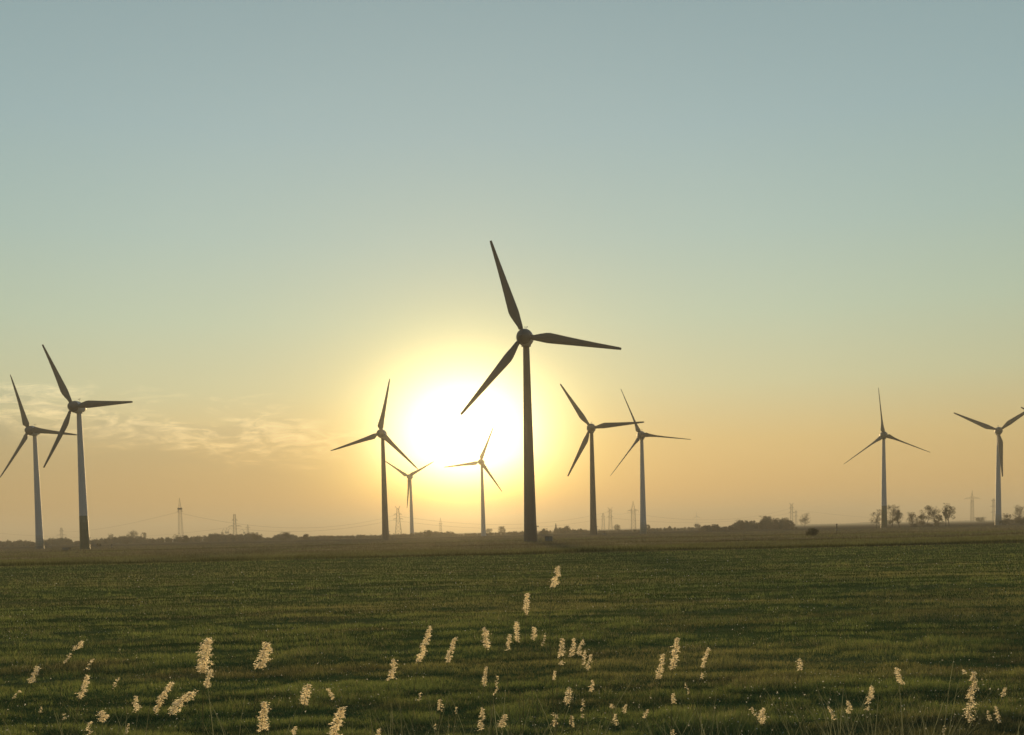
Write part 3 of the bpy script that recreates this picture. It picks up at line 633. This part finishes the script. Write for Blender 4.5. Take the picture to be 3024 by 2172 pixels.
for i, (px_, py_, w_, lab) in enumerate([
    (2112, 1549, 22, 'low pale tree at the left end of the dense grey green wood'), (2188, 1536, 28, 'thin crowned tree above the left half of the dense wood'),
    (2226, 1538, 24, 'slight tree in the middle of the dense wood'), (2262, 1525, 40, 'highest domed tree of the dense wood'),
    (2290, 1531, 30, 'leaning tree right of the highest domed tree of the wood'), (2318, 1530, 34, 'round tree near the steep right edge of the dense wood'),
    (842, 1573, 34, 'broad tree standing above the left wood, last before the upright bladed turbine'), (760, 1574, 30, 'hazy tree right of the cranes above the left wood'),
    (905, 1578, 22, 'small pale tree close left of the upright bladed turbine'), (548, 1582, 24, 'low tree just right of the tall lattice mast'),
    (1262, 1567, 26, 'pale low tree right of the small spread bladed turbine'), (1608, 1562, 22, 'hazy tree above the wood just right of the transformer cabinet')]):
    bare_tree(px_, 905, py_, w_, lab, 200 + i, .8, low=.1, name='hazy_tree', tw=.8)
# conical tree
p = foot(1642, 1680); root = empty('conifer_tree', p); tag(root, 'dark pointed conifer above the wood right of the biggest tower', 'tree')
b_ = MB(); b_.tube([(0, 0, -.2), (0, 0, 10)], [.3, .05], 6); b_.build('trunk', MAT['bark'], root)
n = 1800; g = np.random.default_rng(5); hh = g.uniform(1, 14.2, n); aa = g.uniform(0, 2 * pi, n); rr = (14.4 - hh) * .26 * g.uniform(.4, 1, n)
np_mesh('foliage', leaf_tris(np.stack([rr * np.cos(aa), rr * np.sin(aa), hh], 1), np.full(n, .8), 5), 3, MAT['bush'], None, root)

def bush(px, d, h_, wd, label, seed, n=5000, leaf=.11):
    root = empty('bush', foot(px, d)); tag(root, label, 'bush'); g = np.random.default_rng(seed); r = random.Random(seed)
    mb = MB()
    for k in range(16):
        a = r.uniform(0, 2 * pi); mb.tube([(0, 0, -.1), (cos(a) * wd * .2, sin(a) * wd * .2, h_ * .4), (cos(a) * wd * .42, sin(a) * wd * .42, h_ * r.uniform(.6, 1.0))], [.05, .03, .01], 3, False)
    mb.build('branch', MAT['bark'], root)
    lobes = [(r.uniform(-.40, .40) * wd, r.uniform(-.3, .3) * wd, h_ * r.uniform(.22, .80), wd * r.uniform(.09, .2)) for k in range(14)]
    lb = np.array(lobes)[g.integers(0, 14, n)]; u = g.normal(size=(n, 3)); u /= np.linalg.norm(u, axis=1)[:, None]
    C = lb[:, :3] + u * (lb[:, 3] * g.uniform(.5, 1.1, n))[:, None]; C[:, 2] = np.clip(C[:, 2], .05, None)
    np_mesh('foliage', leaf_tris(C, np.full(n, leaf), seed), 3, MAT['bush'], None, root)
bush(2402, 289, 2.9, 4.6, 'dark round bush alone in the brown grass at right', 71)
bush(2345, 800, 2.0, 4, 'small pale bush in front of the pale bare tree', 72, 900, .3)
bush(293, 640, 2.6, 3.4, 'small dark bush right of the green footed tower', 73, 1500, .2)
bush(1890, 760, 2.8, 9, 'low wide bush at the left foot of the slender bladed turbine', 74, 1800, .3)
bush(2700, 690, 2.4, 5, 'dark bush under the low rounded tree of the middle clump', 75, 1500, .25)
bush(2745, 690, 2.2, 6, 'dark bush between the middle clump trunks', 76, 1500, .25)
bush(2965, 700, 3.2, 7, 'dark bush against the right of the last tower', 77, 2000, .25)
bush(3012, 690, 3.4, 8, 'dark bush in the right corner below the round crowned tree', 78, 2000, .25)

# ------------------------------------------------------------------ grass
def blades(x, y, z, h, wd, g, bend=.5, up=1.0):
    n = len(x); a = g.uniform(0, 2 * pi, n); bx = np.cos(a); by = np.sin(a)
    a2 = g.uniform(0, 2 * pi, n); lean = h * bend * g.uniform(.1, 1, n)
    A = np.stack([x - bx * wd, y - by * wd, z - .02], 1); B = np.stack([x + bx * wd, y + by * wd, z - .02], 1)
    T = np.stack([x + np.cos(a2) * lean, y + np.sin(a2) * lean, z + h], 1)
    return np.stack([A, B, T], 1).reshape(-1, 3)
def field_points(n, y0, y1, g, wide=.62):
    v = g.uniform(1 / y1, 1 / y0, n); y = 1 / v; x = g.uniform(-1, 1, n) * (y * wide + 4); return x, y
g = np.random.default_rng(101)
n = 1050000
x, y = field_points(n, 15.5, 164, g, .56)
z = ground_z(x, y)
streak = fbm(x / 5, y / 1.0, 31, 5, .6); clump = fbm(x / 1.1, y / .8, 35, 4, .7); patch = fbm(x / 3.0, y / 2.2, 33, 3); big = fbm(x / 26, y / 7, 37, 3); fine = fbm(x / .5, y / .4, 39, 2)
dens = np.clip(1.6 * (streak * .4 + patch * .3 + big * .3) - .25 + 1.2 * (clump - .35), 0.05, 1.2)
h = (.05 + .17 * np.clip((patch - .3) * 1.6, 0, 1) * np.clip((streak - .25) * 1.8, 0, 1) + .12 * np.clip((clump - .42) * 4, 0, 1)) * g.uniform(.6, 1.3, n)
h = h * (1 + .25 * sstep(60, 160, y))
trk = np.zeros(n)
for y0, wv_, am in ((137, .8, .8), (118, .5, 1), (116, .5, 1), (92, .45, 1), (90.2, .45, 1), (73, .5, .8), (58.5, .35, 1), (56.8, .35, 1), (44, .5, .8), (35.2, .3, 1), (33.5, .3, 1), (27, .4, .7), (21.6, .25, .8)):
    off = (fbm(x / 35, x * 0 + y0, 91, 2) - .5) * y0 * .06; br_ = sstep(.30, .5, fbm(x / (y0 * .14), x * 0 + y0 * 3, 93, 3))
    trk = np.maximum(trk, np.exp(-((y - y0 - off) / wv_) ** 2) * am * br_)
h = h * .85 * (1 - .7 * trk); dens = dens * (1 - .3 * trk)
keep = g.uniform(0, 1, n) < dens + .25
x, y, z, h, streak, patch, big, fine, clump, trk = [q[keep] for q in (x, y, z, h, streak, patch, big, fine, clump, trk)]
n = len(x)
wd = np.maximum(.005, y * .00018) * g.uniform(.7, 1.5, n)
V = blades(x, y, z, h, wd, g, .9)
c_dark = np.array([.080, .108, .048]); c_mid = np.array([.265, .310, .100]); c_olive = np.array([.36, .32, .13]); c_dry = np.array([.38, .33, .17])
t1 = np.clip((streak - .5) * 1.6 + (clump - .5) * 2.6 + .5, 0, 1)[:, None]; t2 = sstep(.45, .75, big + (patch - .5) * .4)[:, None]
t1 = np.clip((t1 - .5) * 1.4 + .5, 0, 1); T = c_dark * (1 - t1) + c_mid * t1; T = T * (1 - t2 * .6) + c_olive * t2 * .6
T = T * (1 - .5 * trk[:, None]) + np.array([.05, .045, .02]) * .5 * trk[:, None]
t4 = sstep(.56, .70, fbm(x / 7, y / 2.2, 97, 4, .6))[:, None]; T = T * (1 - .6 * t4) + np.array([.15, .125, .07]) * .6 * t4
dry = (g.uniform(0, 1, n) < .05 + .10 * (patch > .6))[:, None]; T = np.where(dry, c_dry, T) * g.uniform(.7, 1.35, (n, 1))
o = np_mesh('meadow_grass', V, 3, MAT['grass'], T); tag(o, 'short green meadow grass in faint mown streaks', 'grass', kind='stuff')
# tall grass and sedge on the ditch line and the brown rough beyond
n = 420000; x, y = field_points(n, 163, 680, g, .62)
z = ground_z(x, y); band = 167 + (fbm(x / 60, x * 0, 9, 2) - .5) * 8 + (fbm(x / 9, x * 0, 19, 3) - .5) * 5
cl = fbm(x / 16, y / 5, 51, 4); cl2 = fbm(x / 50, y / 16, 53, 3)
edge_ = np.exp(-((y - band - 1) / 4.5) ** 2)
h = (.12 + .65 * np.clip((cl - .38) * 2.6, 0, 1)) * g.uniform(.5, 1.25, n) + edge_ * .35 * g.uniform(.3, 1.2, n)
h = h * (1 - .55 * sstep(330, 560, y))
V = blades(x, y, z, h, np.maximum(.03, y * .00016) * g.uniform(.7, 1.5, n), g, .45)
ca = np.array([.25, .225, .15]); cb = np.array([.155, .145, .09]); cc_ = np.array([.15, .17, .065]); cd = np.array([.035, .044, .012])
t1 = sstep(.40, .62, cl + (g.uniform(0, 1, n) - .5) * .2)[:, None]; T = ca * (1 - t1) + cb * t1
t2 = sstep(.48, .68, cl2)[:, None]; T = T * (1 - t2 * .8) + cc_ * t2 * .8
lin2 = np.exp(-((y - 262 - (fbm(x / 80, x * 0, 61, 2) - .5) * 60) / 8) ** 2) * sstep(.35, .55, fbm(x / 40, x * 0 + 3, 63, 2)) * (x > -20)
lin3 = np.exp(-((y - 372 - (fbm(x / 90, x * 0, 65, 2) - .5) * 60) / 14) ** 2) * sstep(.35, .55, fbm(x / 60, x * 0 + 5, 67, 2))
gb = (.75 * (1 - sstep(172, 275, y)))[:, None]; T = T * (1 - gb) + np.array([.165, .18, .07]) * gb
T = T * (.55 + .9 * fbm(x / 5, y / 9, 57, 4, .65))[:, None]
t3 = np.clip(edge_ * 1.3 + lin2 * .9 + lin3 * .8, 0, 1)[:, None]; T = T * (1 - t3) + cd * t3
T = T * g.uniform(.65, 1.4, (n, 1))
o = np_mesh('rough_grass', V, 3, MAT['rough'], T); tag(o, 'tall brown rough grass between the meadow and the turbines', 'grass', kind='stuff')
# daisies, with glints painted as the same white specks
n = 6500; x, y = field_points(n, 17, 120, g, .55); k = fbm(x / 6, y / 3, 71, 2) > .42; x = x[k]; y = y[k]; n = len(x)
z = ground_z(x, y) + g.uniform(.07, .2, n)
V = leaf_tris(np.stack([x, y, z], 1), np.maximum(.028, y * .0008) * g.uniform(.5, 1.3, n), 5)
o = np_mesh('flowers_and_glints', V, 3, MAT['flower']); tag(o, 'tiny pale flowers and painted glints scattered through the meadow', 'flowers', kind='stuff')
# sedge and dead reed stalks in the wet ditch in front
n = 26000; x = g.uniform(-1, 1, n) * 14; y = g.uniform(5.5, 13, n); cl = fbm(x / 1.2, y / 1.2, 81, 3)
h = (.5 + 1.1 * np.clip((cl - .3) * 2, 0, 1)) * g.uniform(.4, 1.0, n)
zc = CAMH - y * ((2172 - 1571) / F) - .25                              # what stays under the camera's view stays low
h = np.minimum(h, 1.55)
V = blades(x, y, ground_z(x, y), h, np.full(n, .004), g, .25)
T = np.array([.09, .10, .045]) * g.uniform(.6, 1.4, (n, 1)) * np.array([1, 1, 1.1])
o = np_mesh('ditch_sedge', V, 3, MAT['rough'], T); tag(o, 'sedge growing in the wet ditch below the reeds', 'sedge', kind='stuff')

n = 2300; bx = g.uniform(-1, 1, n) * 4.6; by = g.uniform(7.6, 11.5, n); V = []; T = []
clb = fbm(bx / .9, by / 2, 83, 3)
for i in range(n):
    if clb[i] < .42: continue
    hh_ = g.uniform(1.5, 2.35) + .35 * g.uniform(0, 1) ** 3; a = g.uniform(0, 2 * pi); ln = g.uniform(.25, .9); wl = g.uniform(.003, .0065)
    p_ = [np.array([bx[i] + cos(a) * ln * f * f, by[i] + sin(a) * ln * f * f, (hh_ + .35 * ln) * f - ln * .35 * f ** 4 - .3]) for f in (0, .35, .6, .8, .92, 1)]
    q = np.array([-sin(a) * .5 + .6, cos(a) * .5, 0]) * wl
    for k in range(5):
        w0 = 1 - .15 * k; w1 = max(.06, 1 - .15 * (k + 1)) if k < 4 else .05
        V += [p_[k] - q * w0, p_[k] + q * w0, p_[k + 1] + q * w1, p_[k + 1] - q * w1]; T.append(np.array([.20, .22, .14]) * g.uniform(.6, 1.4))
o = np_mesh('reed_bed', np.array(V), 4, MAT['rough'], np.array(T)); tag(o, 'mass of reed leaves and bare stalks along the ditch', 'reeds', kind='stuff')

# ------------------------------------------------------------------ reeds
# top x, top y, bottom x, bottom y, width, density, where it stands (for the label)
RE = [
 (243,1893,222,1919,26,.9,'small drooping head below the second turbine from the left'),
 (208,1932,196,1957,24,.5,'faint tuft under a small drooping head below the second turbine'),
 (110,1970,86,2018,26,.9,'leaning brush shaped head below the leftmost turbine'),
 (278,1945,258,1978,22,.4,'faint broken head right of the small drooping one at left'),
 (258,1995,236,2062,24,.9,'long thin head flaring at its foot, at left'),
 (350,2002,334,2034,18,.35,'faint grey head left of the tapering brush in the left corner'),
 (400,2056,402,2100,24,.8,'short spiky head left of the zigzag head'),
 (507,2015,456,2103,26,1,'zigzag leaning head in the left lower area'),
 (296,2102,300,2128,36,1,'small cone shaped head low in the left corner'),
 (60,2040,40,2062,22,.35,'faint blurred head nearest the left edge'),
 (122,2088,118,2104,16,.5,'tiny pale tuft in the bottom left corner'),
 (192,2108,186,2126,14,.5,'tiny tuft between two faint heads in the bottom left corner'),
 (266,2132,258,2172,24,.4,'faint striped head touching the bottom edge at left'),
 (380,2138,374,2166,22,.4,'faint head below the short spiky one'),
 (616,1887,602,1984,52,1,'largest tapering plume in the left half, tip bent right'),
 (624,1978,608,2030,26,.9,'narrow head hanging right under the largest tapering plume'),
 (788,1900,763,1972,46,1,'broad leaf shaped plume right of the largest plume'),
 (568,2045,505,2105,48,.8,'bushy plume leaning strongly right under the largest plume'),
 (780,2074,772,2156,36,1,'upright striped plume below the broad leaf shaped one'),
 (912,2022,898,2080,36,1,'knobbly forked head between the striped plume and the sun column'),
 (968,2034,986,2066,16,.8,'thin head leaning left beside the knobbly forked head'),
 (875,2146,869,2180,20,.8,'head cut by the bottom edge under the knobbly forked head'),
 (1012,2090,986,2176,40,.9,'ragged curled plume at the bottom edge left of centre'),
 (1270,1852,1238,1953,25,1,'tall leaning plume built of tiers, left of centre'),
 (1345,1884,1322,1956,23,1,'slightly shorter leaning plume right of the tiered one'),
 (1162,1947,1150,2008,27,1,'golden club shaped plume left of the tiered leaning one'),
 (1430,1856,1436,1912,30,1,'plume with a round knob on its right below the sun'),
 (1437,1970,1428,2028,17,1,'thin beaded head under the plume with the knob'),
 (1468,1997,1460,2056,14,.5,'brownish faint head right of the thin beaded one'),
 (1300,2066,1301,2098,18,.9,'short curved head above sparse florets, left of centre near the bottom'),
 (1288,2138,1286,2158,12,.6,'small twisted tuft near the bottom under the short curved head'),
 (1241,2042,1237,2068,14,.5,'tiny pair of florets below the tiered leaning plume'),
 (1424,2091,1420,2156,21,.8,'upright striped head near the bottom below the thin beaded one'),
 (1492,2112,1480,2145,30,1,'rounded tuft over a flat base near the bottom centre'),
 (1122,2153,1113,2180,18,.9,'head just entering at the bottom edge under the club shaped plume'),
 (1348,2086,1344,2112,10,.5,'tiny pale dots of a head left of the upright striped one'),
 (1507,1874,1501,1920,17,.9,'small yellow head left of the banded barrel shaped one'),
 (1526,1836,1528,1894,22,1,'banded barrel shaped head directly below the highest pair'),
 (1577,1853,1573,1889,20,1,'compact yellow head right of the banded barrel shaped one'),
 (1611,1868,1601,1908,12,.5,'thin faint head right of the compact yellow one'),
 (1662,1885,1655,1940,22,.9,'arch shaped plume at the left of the central row of five'),
 (1658,1952,1654,1964,18,.8,'lone bright floret tuft below the arch shaped plume'),
 (1693,1886,1686,1940,19,.8,'straight column head, second of the central row of five'),
 (1722,1889,1708,1936,22,.7,'brownish head, third of the central row of five'),
 (1727,1920,1722,1964,15,.7,'pale green beaded head, fourth of the central row of five'),
 (1745,1933,1735,1978,17,.8,'lowest beaded head ending the central row of five at right'),
 (1640,1982,1635,2008,13,.8,'tiny banded head below the arch shaped plume'),
 (1750,2010,1744,2044,15,.9,'small head with a knob at its foot below the central row'),
 (1684,2034,1674,2078,27,.8,'sloping feathered plume below the central row of five'),
 (1722,2066,1720,2120,15,.6,'faint ladder like head right of the sloping feathered plume'),
 (1806,2080,1806,2092,16,.8,'tiny tuft left of the small tilted head near the bottom'),
 (1849,2081,1841,2106,14,.8,'small tilted head near the bottom right of centre'),
 (1638,2108,1640,2142,24,.6,'yellowish spread tuft near the bottom below the sloping plume'),
 (1689,2114,1690,2146,17,.8,'short laddered head right of the yellowish spread tuft'),
 (1818,2110,1817,2144,24,.4,'faint grey spread head under the tiny tuft'),
 (1910,2096,1904,2122,18,.7,'small ragged head near the bottom, right of the grey spread one'),
 (1988,2050,1986,2078,18,.9,'compact pinkish head standing alone right of the bottom centre'),
 (1958,1933,1942,2004,24,.9,'broken slanting head left of the tall banded plume'),
 (2001,1884,1986,1978,27,1,'tall banded plume right of centre below the slender turbine'),
 (1988,2156,1983,2182,18,.9,'head cut by the bottom edge under the compact pinkish one'),
 (1647,1675,1632,1734,27,1,'highest plume of all, crossing the meadow right under the biggest turbine'),
 (1557,1752,1554,1814,22,1,'second highest plume, straight and banded, just left under the biggest turbine'),
 (2093,1914,2074,1972,16,1,'slanting knotted head right of the tall banded plume'),
 (2073,1988,2071,2004,12,.8,'small bead below the slanting knotted head'),
 (2024,2016,2036,2050,14,.45,'faint grey head below the slanting knotted one'),
 (2360,1946,2364,1980,21,.7,'blurred head alone in the dark meadow at right'),
 (2254,2094,2250,2137,27,1,'solid bright half moon head near the bottom at right'),
 (2218,2088,2230,2114,18,.5,'faint feathered wisp left of the half moon head'),
 (2449,2088,2466,2126,17,.7,'pale head leaning left, between the half moon and the far right group'),
 (2648,1973,2663,2020,25,.8,'pinkish bent head below the gap between the right trees'),
 (2574,2028,2562,2078,26,.9,'broad toothed head left of the pinkish bent one'),
 (2566,2088,2562,2098,14,1,'small bright yellow tuft under the broad toothed head'),
 (2504,2072,2510,2108,20,.8,'short head left of the broad toothed one'),
 (2876,1985,2864,2060,28,.9,'tall soft plume at right, upper part of the ragged pair'),
 (2872,2056,2858,2130,46,.45,'ragged spread head directly below the tall soft plume'),
 (2968,2032,2960,2058,14,.8,'small head close to the right edge, higher of the last three'),
 (2942,2086,2950,2132,20,.7,'grey head flaring down, nearest the right edge'),
 (2914,2096,2924,2128,14,.5,'faint head left of the grey flaring one at the right edge'),
 (2789,2144,2785,2176,12,.6,'thin banded head touching the bottom edge at right'),
 (2845,1978,2850,1990,14,.6,'tiny tuft left of the tall soft plume'),
]
def reed(rec, k):
    tx, ty, bx, by, wpx, dn, lab = rec
    r = random.Random(900 + k); g = np.random.default_rng(900 + k)
    L_ = math.hypot(tx - bx, ty - by); big = max(L_, wpx * 1.3)
    d = 7.2 + 3.2 * max(0, min(1, (85 - big) / 70)) + r.uniform(-.25, .25)
    top = pt(tx, ty, d); bot = pt(bx, by, d + r.uniform(-.04, .04))
    root_x = bot.x - (top.x - bot.x) * .25 + r.uniform(-.12, .12); root_y = d + r.uniform(-.25, .25)
    gz = float(ground_z(np.array([root_x]), np.array([root_y]))[0])
    base = Vector((root_x, root_y, gz)); root = empty('reed', base)
    tag(root, 'reed with a ' + lab if not lab[0] in 'sm' or True else lab, 'reed', 'reeds in the foreground')
    A = bot - base; B = top - base; W = wpx * 1.12 * d / F
    # stem: cubic from the root to the plume foot, arriving along the plume's own axis
    ax = (B - A); P1 = Vector((0, 0, A.z * .6)) + Vector((A.x * .25, A.y * .25, 0)); P2 = A - ax.normalized() * .35
    stem = []
    for i in range(13):
        f = i / 12; stem.append(Vector((0, 0, 0)) * (1 - f) ** 3 + P1 * 3 * f * (1 - f) ** 2 + P2 * 3 * f * f * (1 - f) + A * f ** 3)
    mb = MB(); mb.tube(stem + [A.lerp(B, .5), B], [.0026] * 9 + [.0020] * 4 + [.0016, .0006], 5); mb.build('stem', MAT['stem'], root, True)
    # plume
    perp = Vector((ax.z, 0, -ax.x)).normalized() if ax.length > 0 else Vector((1, 0, 0)); bow = r.uniform(-.12, .12) * W
    tri = []; nb = int((14 + 34 * min(1, L_ / 95)) * (.5 + .5 * dn)); shape = r.random(); nod = r.choice((-1, 1))
    phs = r.uniform(0, 6.28); lobes_ = r.uniform(2.2, 4.5)
    per = int((9 + 26 * min(1, wpx / 45)) * (.35 + .65 * dn) * .8)
    for i in range(nb):
        f = (i + r.random()) / nb
        p0 = A.lerp(B, f) + perp * bow * sin(pi * f)
        prof = (.55 + .45 * sin(pi * (1 - f) ** .8)) * (1 - .62 * f ** 2.0) * (.62 + .38 * abs(sin(lobes_ * pi * f + phs)))
        if dn < .75 and r.random() > .45 + dn * .5: continue
        a = r.uniform(0, 2 * pi); out = Vector((cos(a), sin(a) * .8, 0))
        ln = W * .5 * prof * r.uniform(.6, 1.15) * 1.05
        p1 = p0 + out * ln * .55 + Vector((0, 0, ln * r.uniform(.15, .5))); p2 = p0 + out * ln + Vector((nod * ln * .1, 0, -ln * r.uniform(.0, .55)))
        for j in range(per):
            s_ = r.uniform(.12, 1) ** .8; q = p0 * (1 - s_) ** 2 + p1 * 2 * s_ * (1 - s_) + p2 * s_ * s_
            q = q + Vector((r.gauss(0, 1), r.gauss(0, 1), r.gauss(0, .7))) * W * (.04 if r.random() < .75 else .11)
            hl = r.uniform(.007, .018) * (.7 + .5 * min(1, wpx / 40)); b2 = r.uniform(0, 2 * pi)
            dv = Vector((cos(b2), sin(b2) * .7, r.uniform(-.5, .35))).normalized(); sv = dv.cross(Vector((r.gauss(0, 1), r.gauss(0, 1), r.gauss(0, 1)))).normalized() * hl * .16
            tri += [q - sv, q + sv, q + dv * hl]
    if tri: np_mesh('plume', np.array([tuple(v) for v in tri]), 3, MAT['plume'], None, root)
    # narrow leaves
    for q in range(2):
        i0 = r.randint(4, 8); s0 = stem[i0]; a = r.choice((0, pi)) + r.uniform(-.5, .5); ln = r.uniform(.28, .5)
        mb = MB(); vs_ = []; n_ = 7
        for i in range(n_ + 1):
            f = i / n_; c = s0 + Vector((cos(a) * ln * f, sin(a) * ln * f, ln * (.9 * f - 1.0 * f * f))); w_ = .008 * (1 - f) ** .7 * (1 if i else .5)
            up = Vector((-sin(a), cos(a), .3)).normalized(); vs_ += [c - up * w_, c + up * w_]
        mb.add(vs_, [(2 * i, 2 * i + 1, 2 * i + 3, 2 * i + 2) for i in range(n_)]); mb.build('leaf', MAT['reedleaf'], root, True)
for k, rec in enumerate(RE): reed(rec, k)
